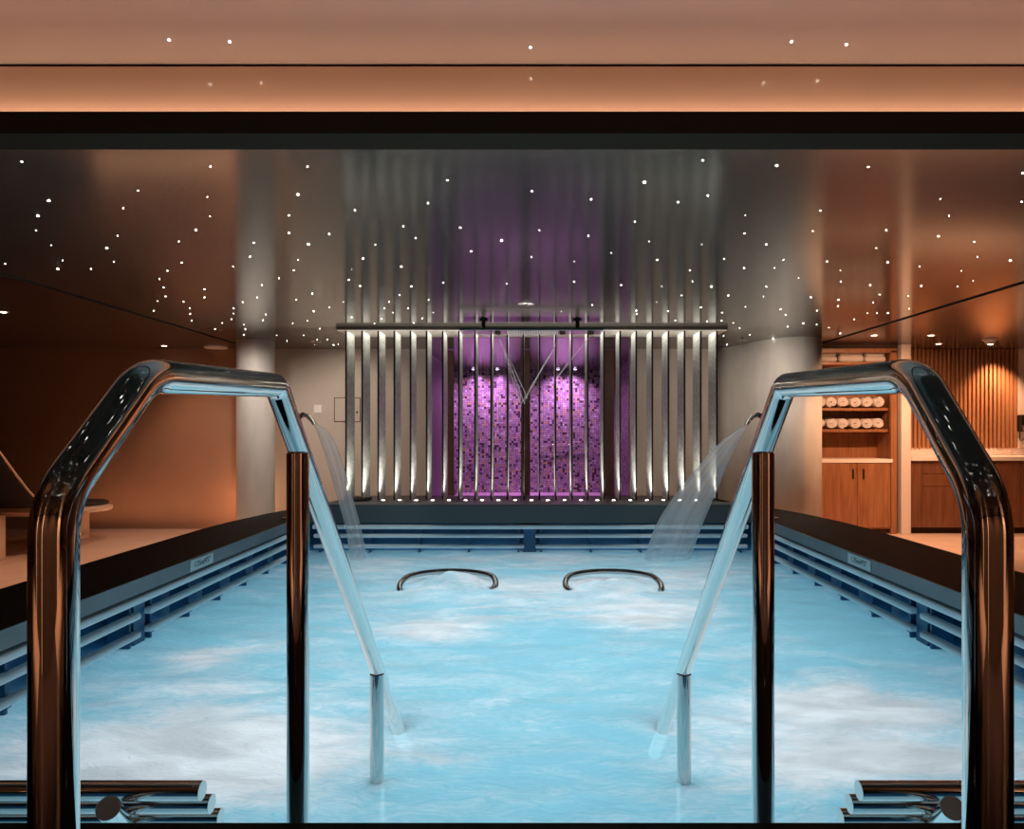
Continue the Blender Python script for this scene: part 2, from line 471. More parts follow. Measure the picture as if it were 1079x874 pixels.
# ================================================================== POOL
# basin
struct(MB().box(-W - .16, W + .16, YN - .1, YF + .1, -1.02, -1.0).build('pool_floor', M['pool']), 'pale pool floor under the water')
struct(MB().box(-W - .18, -W - .16, YN, YF + .1, -1.0, RIM - .02).build('wall_left_pool', M['recess']))
struct(MB().box(W + .16, W + .18, YN, YF + .1, -1.0, RIM - .02).build('wall_right_pool', M['recess']))
struct(MB().box(-W - .18, W + .18, YF + .165, YF + .18, -1.0, RIM - .02).build('wall_back_pool', M['recess']))
struct(MB().box(-2.45, 2.45, YN - .03, YN, -1.0, RIM - .13).build('wall_front_pool', M['recess']))

# black rim: one plan outline per side, curving in behind the far corners
def side_rim(sg, xo):
    pts = [(W + .012, .30), (xo, .30)] + [(xo, y) for y in (2, 4, 5.0)]
    pts += [(xo - .03, 5.4), (xo - .11, 5.9), (xo - .24, 6.35), (xo - .40, 6.8), (xo - .55, 7.15), (xo - .68, 7.4), (2.0 - .12, 7.4), (W + .012, 6.2)]
    return [(sg * x, y) for x, y in pts]
def rim_base(sg, xo):
    out = []
    for x, y in side_rim(sg, xo):
        x = abs(x)
        out.append((sg * ((W + .185) if x < W + .06 else x - .035), y))
    return out
rl = MB().prism(side_rim(-1, 2.40), RIM - .035, RIM, .006)
rl.prism(rim_base(-1, 2.40), 0, RIM - .035)
struct(rl.build('trim_5', M['black']), 'wide black stone rim along the left side of the pool')
rr = MB().prism(side_rim(1, 2.48), RIM - .035, RIM, .006)
rr.prism(rim_base(1, 2.48), 0, RIM - .035)
struct(rr.build('trim_6', M['black']), 'wide black stone rim along the right side of the pool')
struct(MB().box(-W, W, .30, YN, RIM - .12, RIM, .006).box(-W, W, .34, YN - .04, 0, RIM - .12).build('trim_7', M['black']), 'black stone rim at the near end of the pool')
# grey band under the side rims
struct(MB().box(-W - .0115, -W, YN, YF, RIM - .075, RIM - .0005).box(-W - .06, -W - .0115, YN, YF, RIM - .075, RIM - .036).build('trim_8', M['band']), 'grey tile band under the left rim')
struct(MB().box(W, W + .0115, YN, YF, RIM - .075, RIM - .0005).box(W + .0115, W + .06, YN, YF, RIM - .075, RIM - .036).build('trim_9', M['band']), 'grey tile band under the right rim')
# far upstand and the plinth of the screen
ZU = EYE - .625
struct(MB().box(-2.08, 2.08, YF, YF + .24, ZU - .158, ZU, .008).build('trim_10', M['teal']), 'dark teal upstand across the far end of the pool')
struct(MB().box(-2.14, 2.14, YF + .24, 8.15, .0, EYE - .765).build('trim_11', M['plinth']), 'dark brown plinth under the fin screen')

# overflow grilles: three stacked pale bars on brackets
def grille(name, label, axis, sign, segs, a0, a1):
    # axis 'y': runs along y at x = sign*W ; axis 'x': runs along x at y = YF
    base = (sign * W, (a0 + a1) / 2, WZ) if axis == 'y' else (0, YF, WZ)
    g = empty(name, base, label, 'grille', 'overflow grilles round the pool edge')
    def bx(m, u0, u1, d0, d1, z0, z1, bev):
        # d: depth behind the pool face
        if axis == 'y':
            xs = sorted((sign * (W + d0), sign * (W + d1)))
            m.box(xs[0], xs[1], u0, u1, z0, z1, bev)
        else: m.box(u0, u1, YF + d0, YF + d1, z0, z1, bev)
        return m
    z_top = RIM - .09 if axis == 'y' else ZU - .175
    zs = [z_top - .018, EYE - .895, EYE - .985]
    b = MB(); bx(b, a0, a1, -.004, .05, zs[0] - .019, zs[0] + .019, .012); b.build('bar', M['bar'], g)
    for (s0, s1) in segs:
        for z in zs[1:]:
            b = MB(); bx(b, s0, s1, -.002, .045, z - .016, z + .016, .011); b.build('bar', M['bar'], g)
        n = max(2, round((s1 - s0) / .42)); 
        for k in range(n + 1):
            u = s0 + .05 + (s1 - s0 - .1) * k / n
            b = MB()
            bx(b, u - .007, u + .007, .028, .135, WZ - .05, zs[0], 0)
            bx(b, u - .012, u + .012, .015, .05, zs[1] - .026, zs[1] - .012, .003)
            bx(b, u - .012, u + .012, .015, .05, zs[2] - .026, zs[2] - .012, .003)
            b.build('bracket', M['recess'], g)
    # solid recess panels between bracket pairs, joint post in the gap between segments
    for (s0, s1), (t0, t1) in zip(segs, segs[1:]):
        b = MB(); bx(b, s1 - .01, t0 + .01, .035, .14, WZ - .05, zs[0], .004); b.build('joint_post', M['recess'], g)
    return g
grille('overflow_grille', 'pale blue three-bar grille along the left edge of the pool', 'y', -1, [(YN + .1, 2.02), (2.06, 3.32), (3.40, YF - .03)], YN + .1, YF - .01)
grille('overflow_grille', 'pale blue three-bar grille along the right edge of the pool', 'y', 1, [(YN + .1, 2.02), (2.06, 3.32), (3.40, YF - .03)], YN + .1, YF - .01)
grille('overflow_grille', 'pale blue three-bar grille across the far end of the pool', 'x', 1, [(-W + .03, -.055), (.04, W - .03)], -W + .02, W - .02)

# depth plates
def plate(sg, x, y, label):
    Yc = 3.92
    c = Vector((sg * (W - .002), Yc, RIM - .038))
    e = empty('depth_plate', c, label, 'sign', 'pool depth plates')
    L_, Hh = .27, .062
    MB().box(c.x - .004, c.x + .004, c.y - L_ / 2, c.y + L_ / 2, c.z - Hh / 2, c.z + Hh / 2, .0015).build('plate', M['plate'], e)
    cu = bpy.data.curves.new('t', 'FONT'); cu.body = '1.35m/4\'5"'; cu.size = .044; cu.align_x = 'CENTER'; cu.align_y = 'CENTER'; cu.extrude = .0008
    to = bpy.data.objects.new('t', cu); COL.objects.link(to)
    bpy.context.view_layer.update()
    me = bpy.data.meshes.new_from_object(to.evaluated_get(bpy.context.evaluated_depsgraph_get()))
    bpy.data.objects.remove(to)
    o = bpy.data.objects.new('lettering', me); COL.objects.link(o); o.parent = e
    me.materials.clear(); me.materials.append(M['ink'])
    o.location = (-sg * .0052, 0, 0)
    o.rotation_euler = (PI / 2, 0, PI / 2 if sg < 0 else -PI / 2)
    return e
plate(-1, 212, 592, 'small pale depth plate under the black rim on the left')
plate(1, 898, 586, 'small pale depth plate under the black rim on the right')

# water surface with swells, geyser mounds and a foam field
RINGS = [((472 - X0) / F * 4.55, 4.55), ((646 - X0) / F * 4.55, 4.55)]
def wpt(x, y):
    d = 1.04 * F / (y - Y0); return ((x - X0) / F * d, d)
FOAM = [  # (x px, y px, radius m along x, along y, strength)
    (205, 772, .62, .22, .75), (225, 725, .35, .10, .38), (150, 800, .5, .14, .45), (262, 815, .42, .18, .42), (60, 830, .5, .12, .35),
    (212, 692, .17, .13, .55), (920, 752, .5, .17, .75), (880, 800, .45, .2, .42), (980, 800, .5, .14, .5), (860, 730, .28, .14, .35),
    (480, 618, .55, .34, .38), (640, 618, .55, .34, .42), (455, 662, .28, .25, .62), (670, 650, .4, .3, .40), (560, 640, .5, .45, .18),
    (380, 600, .45, .25, .25), (735, 605, .4, .3, .40), (560, 588, 1.5, .30, .34), (715, 640, .3, .3, .3),
]
FO = [(*wpt(x, y), rx, ry, s) for x, y, rx, ry, s in FOAM]
DARK = [(*wpt(110, 760), .30, .10, -.35), (*wpt(590, 660), .25, .3, -.25), (*wpt(860, 650), .5, .6, -.25), (*wpt(280, 640), .4, .5, -.12), (*wpt(560, 780), .45, .3, -.10)]
def build_water():
    bm = bmesh.new(); nx, ny = 150, 190
    lay = bm.verts.layers.float.new('foam')
    from mathutils import noise
    g = []
    xa, xb, ya, yb = -W - .15, W + .15, YN - .001, YF + .13
    for j in range(ny + 1):
        row = []
        for i in range(nx + 1):
            x = xa + (xb - xa) * i / nx; y = ya + (yb - ya) * j / ny
            z = .010 * noise.noise(Vector((x * 2.2, y * 3.1, 1.7))) + .006 * noise.noise(Vector((x * 6, y * 8, 4.2)))
            for (cx, cy), hm, rm, ox in zip(RINGS, (.105, .05), (.21, .26), (.03, 0)):
                q = ((x - cx - ox) / rm) ** 2 + ((y - cy) / .22) ** 2
                z += (hm + .03 * noise.noise(Vector((x * 9, y * 9, 8)))) * math.exp(-q)
            edge = min(x + W + .15, W + .15 - x, y - ya, yb - y)
            z *= min(1, max(0, edge / .2))
            f = 0
            for fx, fy, rx, ry, s in FO + DARK:
                f += 1.25 * s * math.exp(-((x - fx) / rx) ** 2 - ((y - fy) / ry) ** 2)
            v = bm.verts.new((x, y, WZ + z)); v[lay] = f + .27; row.append(v)
        g.append(row)
    for j in range(ny):
        for i in range(nx):
            fc = bm.faces.new((g[j][i], g[j][i + 1], g[j + 1][i + 1], g[j + 1][i])); fc.smooth = True
    me = bpy.data.meshes.new('pool_water'); bm.to_mesh(me); bm.free(); me.materials.append(M['water'])
    o = bpy.data.objects.new('pool_water', me); COL.objects.link(o)
    o['kind'] = 'stuff'
    tag(o, 'milky cyan bubbling water with white foam filling the pool', 'water', kind='stuff')
build_water()
area('pool_lamp', (0, (YN + YF) / 2, -.75), (PI, 0, 0), 3.5, 4.3, 112, (.82, .95, 1.0))

# ================================================================== HANDRAILS
TR = .0214
def handrail(sg, label):
    X = sg * .456
    r = empty('handrail', (X, 1.339, RIM), label, 'handrail', 'pool handrails')
    xn = X - .0095      # near post stands a touch further left in both rails
    c1 = (xn, .667, EYE - .068); c2 = (X, .805, EYE + .066); c3 = (X, 1.224, EYE + .083); c4 = (X, 2.52, EYE - 1.19)
    path = fillet([(xn, .667, RIM - .01), c1, c2, c3, c4], [.085, .085, .04], 14)
    MB().tube(densify(path, .05), TR, 48).build('rail', M['chrome'], r)
    f1 = EYE + .083 - (1.339 - 1.224) * (1.273 / 1.296)
    MB().tube([(X, 1.339, -.2), (X, 1.339, f1 - .012)], TR * 1.0, 40).build('post', M['chrome'], r)
    f2 = EYE + .083 - (2.03 - 1.224) * (1.273 / 1.296)
    MB().tube([(X, 2.03, -.2), (X, 2.03, f2 - .012)], TR * 1.0, 40).build('post', M['chrome'], r)
    MB().lathe([(TR + .001, RIM - .002), (.05, RIM), (.05, RIM + .006), (TR + .003, RIM + .012), (TR, RIM + .012)], xn, .667, 40).build('base_flange', M['satin'], r)
    return r
handrail(-1, 'polished steel handrail on the left of the pool steps')
handrail(1, 'polished steel handrail on the right of the pool steps')

# underwater loungers of steel tube whose head ends rise beside the steps
def lounger(sg, label):
    e = empty('bubble_lounger', (sg * 1.3, 1.6, WZ), label, 'pool lounger', 'steel tube pool loungers')
    rows = [((213, 833.5), 1.55), ((223, 847.5), 1.60), ((232.5, 862), 1.65)]
    for (x, y), d in rows:
        p = P(x, y, d); xe = abs(p.x)
        z = p.z
        b = MB().tube([(sg * xe, d, z), (sg * (xe + .004), d, z), (sg * 1.5, d, z), (sg * 1.93, d, z)], TR, 36, caps=False)
        t = b.build('bar', M['chrome'], e)
        MB().tube([(sg * (xe - .0005), d, z), (sg * (xe + .002), d, z)], TR * .995, 36).build('end_cap', M['cutend'], t)
    c = P(114, 852, 1.38); dr = Vector((-.35, 1, -.75)).normalized()
    c = Vector((sg * abs(c.x), c.y, c.z)); dr.x *= -sg
    dr = Vector((sg * .35, dr.y, dr.z)).normalized()
    b = MB().tube([c, c + dr * .2, c + dr * .62], TR * 1.05, 36, caps=False); t = b.build('support_bar', M['chrome'], e)
    MB().tube([c - dr * .0005, c + dr * .002], TR * 1.045, 36).build('end_cap', M['cutend'], t)
lounger(-1, 'stack of polished steel lounger tubes at the lower left of the pool')
lounger(1, 'stack of polished steel lounger tubes at the lower right of the pool')

# grab rings of the two geysers
for (cx, cy), lab in zip(RINGS, ('curved steel grab ring over the left bubbling geyser', 'curved steel grab ring over the right bubbling geyser')):
    pts = []
    for k in range(41):
        a = math.radians(-24 + 228 * k / 40)
        y = .305 * math.sin(a)
        pts.append((cx + .318 * math.cos(a), cy + y, EYE - 1.043 + .050 * min(1, (y + .12) / .25) if y < .13 else EYE - .993))
    tag(MB().tube([Vector(p) for p in pts], .0195, 20).build('grab_ring', M['ringsteel'], origin=(cx, cy, WZ)), lab, 'grab ring', 'geyser grab rings')

# ------------------------------------------------------------------ water cannons
def cannon(sg, label, wlabel):
    Yc = 5.56
    e = empty('water_spout', (sg * 1.95, Yc, RIM), label, 'water spout', 'swan neck water spouts')
    path = [(1.95, RIM), (1.95, 1.0), (1.95, 1.30), (1.945, 1.38), (1.925, 1.445), (1.89, 1.49), (1.85, 1.507), (1.81, 1.493), (1.775, 1.455), (1.755, 1.425)]
    P3 = [Vector((sg * x, Yc, z)) for x, z in path]
    rad = [(.026, .026)] * 4 + [(.030, .025), (.036, .023), (.042, .021), (.047, .018), (.052, .014), (.056, .011)]
    MB().tube(P3, .03, 28, radii=[(b_, a) for a, b_ in rad]).build('neck', M['chrome'], e)
    MB().lathe([(.03, RIM), (.07, RIM), (.07, RIM + .01), (.032, RIM + .016)], sg * 1.95, Yc, 32).build('base_flange', M['satin'], e)
    return e
cannon(-1, 'curved steel water spout on the far left corner of the pool', '')
cannon(1, 'curved steel water spout on the far right corner of the pool', '')

def stream(name, pl, pr, d, ry, mat, label, n=18):
    """falling sheet: left/right edge pixel curves at depth d, thickness ry"""
    b = MB(); pts = []; rad = []
    def samp(c, t):
        u = t * (len(c) - 1); i = min(int(u), len(c) - 2); f = u - i
        p0 = c[max(i - 1, 0)]; p1 = c[i]; p2 = c[i + 1]; p3 = c[min(i + 2, len(c) - 1)]
        return [0.5 * (2 * p1[k] + (p2[k] - p0[k]) * f + (2 * p0[k] - 5 * p1[k] + 4 * p2[k] - p3[k]) * f * f + (3 * p1[k] - p0[k] - 3 * p2[k] + p3[k]) * f ** 3) for k in (0, 1)]
    rings = []; bm = b.bm; m = 24; lay = bm.loops.layers.uv.verify()
    for i in range(n + 1):
        t = i / n; a = P(*samp(pl, t), d); c = P(*samp(pr, t), d)
        mid = (a + c) / 2; ax = (c - a) / 2; th = ry[0] + (ry[1] - ry[0]) * t
        rings.append([bm.verts.new(mid + ax * math.cos(2 * PI * k / m) + Vector((0, th * math.sin(2 * PI * k / m), 0))) for k in range(m)])
    for i in range(n):
        for k in range(m):
            q = (k + 1) % m
            f = bm.faces.new((rings[i][k], rings[i][q], rings[i + 1][q], rings[i + 1][k])); f.smooth = True
            for l, (u, v) in zip(f.loops, ((k, i), (k + 1, i), (k + 1, i + 1), (k, i + 1))):
                uu = abs((u / m) * 2 - 1)
                l[lay].uv = (uu * .7, v / n)
    o = b.build(name, mat, origin=tuple(P(*pl[0], d)))
    return tag(o, label, 'water', 'water falling from the spouts', 'stuff')
stream('water_stream', [(331, 449), (336, 461), (346, 492), (357, 530), (365, 560), (369, 592)], [(334, 447), (349, 459), (362, 490), (373, 530), (381, 560), (387, 592)], 5.56, (.03, .06), M['spray2'],
       'thin arc of white water falling from the left spout')
stream('water_stream', [(782, 449), (758, 467), (733, 495), (709, 525), (690, 556), (678, 592)], [(786, 454), (775, 472), (765, 495), (752, 525), (739, 556), (726, 592)], 5.56, (.03, .10), M['spray'],
       'wide fan of white water spraying from the right spout')

# ================================================================== FIN SCREEN
YS = 7.62
FX = [(364.5 + 17.0 * k + .0 - X0) / F * YS for k in range(24)]
ZP = EYE - .765; ZH = CZ - .045
ft = None
def fin_label(k):
    if k < 12: return f'{ORD[k]} silvery vertical fin from the left end of the screen'
    return f'{ORD[23 - k]} silvery vertical fin from the right end of the screen'
for k, x in enumerate(FX):
    if ft is None:
        ft = empty('screen_fin', (x, YS, ZP), fin_label(k), 'fin', 'silvery fins of the screen')
        MB().box(x - .008, x + .008, YS + .012, YS + .35, ZP, ZH).build('panel', M['fin'], ft)
        MB().box(x - .0095, x + .0095, YS, YS + .014, ZP, ZH, .002).build('edge_strip', M['finedge'], ft)
    else: dup(ft, (x, YS, ZP), fin_label(k))
hd = empty('screen_header', (0, 7.58, ZH), 'long slim header above the fins under the star ceiling', 'header')
xh0, xh1 = (354 - X0) / F * 7.58, (767 - X0) / F * 7.58
MB().box(xh0, xh1, 7.58, 8.14, ZH + .010, CZ - .001, .002).build('fascia', M['header'], hd)
MB().box(xh0 + .01, xh1 - .01, 7.585, 8.13, ZH, ZH + .010).build('underside_panel', M['headerunder'], hd)
hd['kind'] = 'thing'
fs = None
for k in range(23):
    x = (FX[k] + FX[k + 1]) / 2
    lab = f'{ORD[k]} small floor spotlight from the left at the foot of the fins' if k < 12 else f'{ORD[22 - k]} small floor spotlight from the right at the foot of the fins'
    if fs is None:
        fs = empty('floor_spotlight', (x, 7.46, ZP), lab, 'spotlight', 'floor spotlights between the fins')
        MB().lathe([(.014, ZP), (.030, ZP), (.030, ZP + .008), (.016, ZP + .014)], x, 7.46, 20).build('bezel', M['satin'], fs)
        MB().lathe([(.0175, ZP + .008), (.016, ZP + .015), (.009, ZP + .020), (.001, ZP + .0215)], x, 7.46, 16).build('lens', M['lampf'], fs)
    else: dup(fs, (x, 7.46, ZP), lab)
    spot('floor_spot_lamp', (x, 7.60, ZP + .035), (x, 7.80, ZP + 2), 19, (1, .94, .88), 120, .8, .02)

area('header_fill', (0, 7.8, ZH - .004), (0, 0, 0), 4.2, .3, 16, (1, .93, .84))  # light added under the header to brighten the fins
# rain shower frame hung in front of the screen
sh = empty('rain_shower', P(559, 349, 7.1), 'suspended chrome rain shower panel in front of the purple room', 'shower head')
x0, x1 = (484 - X0) / F * 7.0, (636 - X0) / F * 7.0
zt, zb = EYE + 1.063, EYE + 1.036
MB().box(x0, x1, 6.98, 7.28, zb + .004, zt, .004).build('body', M['paneledge'], sh)
MB().box(x0 + .006, x1 - .006, 6.986, 7.274, zb, zb + .0045, .001).build('face_plate', M['satin'], sh)
nz = MB()
for i in range(34):
    for j in range(5):
        x = -.24 + .52 * i / 33; y = 7.01 + .24 * j / 4
        nz.lathe([(.006, zb + .001), (.004, zb - .008)], x, y, 8, False, True)
nz.build('nozzle_field', M['white'], sh)
for px in (509.5, 608.5):
    x = (px - X0) / F * 7.13
    st = MB().tube([(x, 7.13, zt - .005), (x, 7.13, CZ)], .022, 20).build('hanger', M['handle'], sh)
    MB().lathe([(.022, CZ - .015), (.045, CZ - .012), (.045, CZ - .0005)], x, 7.13, 24, True).build('ceiling_rose', M['handle'], st)
JET = [(524.5, 350), (592.5, 350), (622.5, 350)]
hit = P(553, 424, 7.13)
for px, py in JET:
    q = P(px, 352, 7.10); 
    MB().lathe([(.030, zb + .002), (.034, zb - .018), (.026, zb - .030)], q.x, 7.08, 4, False, True, False).build('spray_nozzle', M['handle'], sh)
jb = MB()
for px, tx, ty in ((524, 553, 426), (524, 556, 420), (524, 549, 428), (592, 553, 422), (592, 549, 426), (592, 559, 410), (622, 588, 396), (622, 580, 408)):
    a = P(px + (2 if px < 540 else -2), 357, 7.09); bq = P(tx, ty, 7.09)
    jb.tube([a, a.lerp(bq, .5) + Vector((0, 0, .01)), bq], .004, 6, uv=True)
tag(jb.build('shower_jets', M['jet'], origin=tuple(P(553, 390, 7.09))), 'thin crossing water jets below the suspended shower panel', 'water jets', kind='stuff')

# ================================================================== PURPLE SHOWER ROOM
YM = 13.2
struct(MB().box(-1.9, 1.9, YM, YM + .1, 0, CZ).build('wall_mosaic', M['mosaic']), 'purple lit mosaic wall of the shower room')
struct(MB().box(-1.62, -1.5, YB + .12, YM, 0, CZ).build('wall_shower_left', M['mosside']))
struct(MB().box(1.62, 1.74, YB + .12, YM, 0, CZ).build('wall_shower_right', M['mosaic']))
struct(MB().box(-1.62, 1.74, YB, YM, 0, .012).build('floor', M['mosside']), 'pale floor of the shower room')
bench = tag(MB().box((478 - X0) / F * 12.5, (640 - X0) / F * 12.5, 12.5, YM - .002, .012, .19, .01).build('tiled_bench', M['purplefloor'], origin=(0, 12.8, .012)), 'low pale ledge at the foot of the mosaic wall', 'bench')
labs = ('narrow brown post at the left of the shower room', 'brown post in the middle of the shower room entrance', 'broad brown post at the right of the shower room')
for (a, b_), lab in zip(((472, 478), (549, 558.5), (636.5, 647)), labs):
    xa, xb = (a - X0) / F * 9.72, (b_ - X0) / F * 9.72
    tag(MB().box(xa, xb, 9.69, 9.76, 0.0, CZ - .012, .004).build('door_post', M['post'], origin=((xa + xb) / 2, 9.72, 0)), lab, 'post', 'posts of the shower room')
tag(MB().tube([(P(572, 469, 13.1).x, 13.12, P(0, 469, 13.1).z), (P(618, 469, 13.1).x, 13.12, P(0, 469, 13.1).z)], .012, 12)
    .tube([(P(578, 469, 13.1).x, 13.12, P(0, 469, 13.1).z), (P(578, 469, 13.1).x, 13.2, P(0, 469, 13.1).z)], .008, 10)
    .tube([(P(612, 469, 13.1).x, 13.12, P(0, 469, 13.1).z), (P(612, 469, 13.1).x, 13.2, P(0, 469, 13.1).z)], .008, 10)
    .build('wall_rail', M['chrome'], origin=tuple(P(595, 469, 13.12))), 'short chrome bar on the mosaic wall', 'bar')
pl = None
for px, where in ((499, 'far left'), (524, 'left middle'), (588, 'right middle'), (606, 'far right')):
    x = (px - X0) / F * 12.7
    lab = f'small violet ceiling lamp in the shower room, {where} of four'
    if pl is None:
        pl = empty('shower_downlight', (x, 12.7, CZ - .012), lab, 'downlight', 'violet lamps in the shower room')
        MB().lathe([(.03, CZ - .013), (.055, CZ - .016), (.055, CZ - .012)], x, 12.7, 20).build('bezel', M['satin'], pl)
        MB().lathe([(.03, CZ - .014), (.001, CZ - .022)], x, 12.7, 16).build('lens', M['lampv'], pl)
    else: dup(pl, (x, 12.7, CZ - .012), lab)
    spot('violet_lamp', (x, 12.68, CZ - .05), (x, 13.25, CZ - 1.0), 52, (.86, .38, .92), 110, .9, .05)
area('violet_wash', (0, 11.9, CZ - .04), (0, 0, 0), 2.6, .8, 9, (.85, .30, .80), math.radians(110))

# ================================================================== COLUMNS
def column(x, y, r, label):
    o = MB().cyl(x, y, 0, CZ, r, 64).build('column', M['column'], origin=(x, y, 0))
    return struct(tag(o, label, 'column'))
column((269.5 - X0) / F * 8.85, 8.85, .235, 'pale round column left of the fin screen')
# the right column is wider: a round end with a short wing running back to the wall
xc = (834 - X0) / F * 8.75
b = MB(); poly = []
for k in range(25):
    a = -PI / 2 + PI * k / 24
    poly.append((xc + .36 * math.cos(a) * 1.0, 8.75 + .36 * math.sin(a)))
poly += [(xc - .05, YB), (xc - .75, YB), (xc - .62, 9.45), (xc - .48, 9.10), (xc - .36, 8.72), (xc - .22, 8.48)]
b.prism(poly, 0, CZ)
o = b.build('column', M['column'], origin=(xc, 8.75, 0))
for p in o.data.polygons: p.use_smooth = abs(p.normal.z) < .5
struct(tag(o, 'broad pale column between the fin screen and the towel cabinet', 'column'))

# ================================================================== TOWEL CABINET
YC = 9.12
cx0, cx1 = (855 - X0) / F * YC, (945 - X0) / F * YC
tcab = empty('towel_cabinet', ((cx0 + cx1) / 2, YC + .25, 0), 'tall wooden towel cabinet with open shelves and two doors', 'cabinet')
def zy(y, d=YC): return EYE - (y - Y0) / F * d
YCB = YC + .50
body = MB().box(cx0, cx0 + .02, YC, YCB, 0, CZ - .09).box(cx1 - .075, cx1, YC, YC + .04, 0, CZ - .09).box(cx1 - .03, cx1, YC + .04, YCB, 0, CZ - .09)
body.box(cx0, cx1, YCB - .02, YCB, 0, CZ - .09).box(cx0, cx1, YC, YCB, CZ - .11, CZ - .06).box(cx0 + .02, cx1 - .075, YC + .03, YCB - .02, .06, .09)
body.build('carcass', M['woodm'], tcab)
MB().box(cx0 + .02, cx1 - .075, YC + .04, YCB - .03, 0, .06).build('kick_plate', M['shade'], tcab)
ztop = zy(484)
MB().box(cx0, cx1 - .06, YC - .015, YCB - .02, ztop - .05, ztop, .004).build('worktop', M['stone'], tcab)
xm = (903 - X0) / F * YC
for a, b_, hx in ((cx0 + .03, xm - .003, xm - .055), (xm + .003, cx1 - .085, xm + .085)):
    dr = MB().box(a, b_, YC - .004, YC + .018, .085, ztop - .056, .003).build('door', M['woodm'], tcab)
    MB().box(hx - .012, hx + .012, YC - .012, YC - .003, ztop - .27, ztop - .13, .004).build('handle', M['handle'], dr)
SH = []
for ys_ in (383, 431.5, 454):
    z = zy(ys_, YC + .15)
    MB().box(cx0 + .02, cx1 - .03, YC + .14, YCB - .02, z - .02, z + .018, .003).build('shelf', M['woodm'], tcab); SH.append(z + .018)

def rolled_towel(r, L_):
    """spiral roll lying along y, front end showing the coil"""
    b = MB(); bm = b.bm; turns = 3.2; n = 90; th = r / (turns + .6)
    for y0, y1 in ((-L_ / 2, L_ / 2),):
        prev = None; rows = []
        for i in range(n + 1):
            t = i / n; a = t * turns * 2 * PI
            rc = th * .45 + (r - th * .5 - th * .45) * t
            ca, sa = math.cos(a), math.sin(a)
            hw = th * .44
            ro, ri = rc + hw, rc - hw
            y_f = y0 + .006 * math.sin(a * 2.0)
            rows.append([bm.verts.new((ri * ca, y_f, ri * sa * .94)), bm.verts.new(((ri + ro) / 2 * ca, y_f - .007, (ri + ro) / 2 * sa * .94)),
                         bm.verts.new((ro * ca, y_f, ro * sa * .94)), bm.verts.new((ro * ca, y1, ro * sa * .94)), bm.verts.new((ri * ca, y1, ri * sa * .94))])
        for i in range(n):
            for k in range(5):
                q = (k + 1) % 5
                f = bm.faces.new((rows[i][k], rows[i][q], rows[i + 1][q], rows[i + 1][k])); f.smooth = True
        bm.faces.new(rows[0]); bm.faces.new(rows[-1][::-1])
    return b
proto = None
RT = .081
for row, (z, nm) in enumerate(((SH[1], 'upper'), (SH[2], 'lower'))):
    for k in range(6):
        x = (863.2 + 12.4 * k - X0) / F * (YC + .17)
        loc = (x, YC + .17 + .13, z + RT * .97 + .001)
        lab = f'rolled white towel, {ORD[k]} from the left on the {nm} towel shelf'
        if proto is None:
            proto = rolled_towel(RT, .30).build('rolled_towel', M['towel'], recalc=True)
            proto.location = loc
            tag(proto, lab, 'towel', 'rolled towels on the cabinet shelves')
        else:
            c = proto.copy(); COL.objects.link(c); c.location = loc; c['label'] = lab
            c.rotation_euler = (0, random.uniform(-.5, .5) + (PI if random.random() < .3 else 0), 0)
# folded towels above
for k, (xa, xb) in enumerate(((861, 882.5), (883.5, 910.5), (911, 934))):
    a, b_ = (xa - X0) / F * (YC + .17) + .01, (xb - X0) / F * (YC + .17) + .01
    m = MB(); z0 = SH[0] + .001; hh = (.165, .19, .165)[k]
    for j in range(2):
        m.box(a + .006 * j, b_ - .006 * j, YC + .17, YC + .45, z0 + hh / 2 * j, z0 + hh / 2 * (j + 1) + .004, .043, 5)
    o = m.build('folded_towels', M['towel'], origin=((a + b_) / 2, YC + .3, z0))
    for p in o.data.polygons: p.use_smooth = True
    tag(o, ('small pile of folded towels at the left of the top cabinet shelf', 'wide pile of folded towels in the middle of the top cabinet shelf', 'pile of folded towels at the right of the top cabinet shelf')[k], 'towels', 'folded towels on the top shelf')

# pilaster
xa, xb = (950 - X0) / F * 9.1, (960 - X0) / F * 9.1
struct(MB().box(xa, xb, 9.1, YB + .05, 0, CZ, .006).build('trim_12', M['pilaster']), 'pale pilaster beside the towel cabinet')
struct(MB().box(cx1, xa, 9.2, YB, 0, CZ).build('trim_13', M['shade']))
# bulkhead above the cabinet
struct(MB().box(cx0, cx1, YC + .02, YCB, CZ - .06, CZ).build('trim_14', M['shade']))

# ================================================================== COUNTER WITH BATTEN PANEL
kx0, kx1 = xb + .005, 8.2
cn = empty('wash_counter', (6.3, 9.3, 0), 'long dark wood counter with pale stone top right of the pilaster', 'counter')
zt = EYE - .335
MB().box(kx0, kx1, 9.08, YB + .04, zt - .055, zt, .004).build('worktop', M['stone'], cn)
MB().box(kx0, kx1, YB - .0, YB + .045, zt, zt + .10, .003).build('backsplash', M['stone'], cn)
MB().box(kx0, kx1, 9.14, YB + .03, .085, zt - .055).build('carcass', M['wooddark'], cn)
MB().box(kx0, kx1, 9.2, YB + .03, 0, .085).build('kick_plate', M['shade'], cn)
segs = [(kx0 + .004, 5.22, 0), (5.226, 5.85, 1), (5.856, 6.55, 0), (6.556, 7.3, 1)]
for a, b_, dr in segs:
    if dr:
        for z0, z1 in ((.09, zt - .40), (zt - .394, zt - .23), (zt - .224, zt - .06)):
            MB().box(a, b_, 9.12, 9.142, z0, z1, .002).build('drawer', M['wooddark'], cn)
    else:
        MB().box(a, b_, 9.12, 9.142, .09, zt - .06, .002).build('door', M['wooddark'], cn)
bp = empty('batten_panel', (6.2, YB, zt + .1), 'vertical wooden batten panel above the stone counter', 'wall panel')
bx0, bx1 = (961 - X0) / F * YB, (1071 - X0) / F * YB
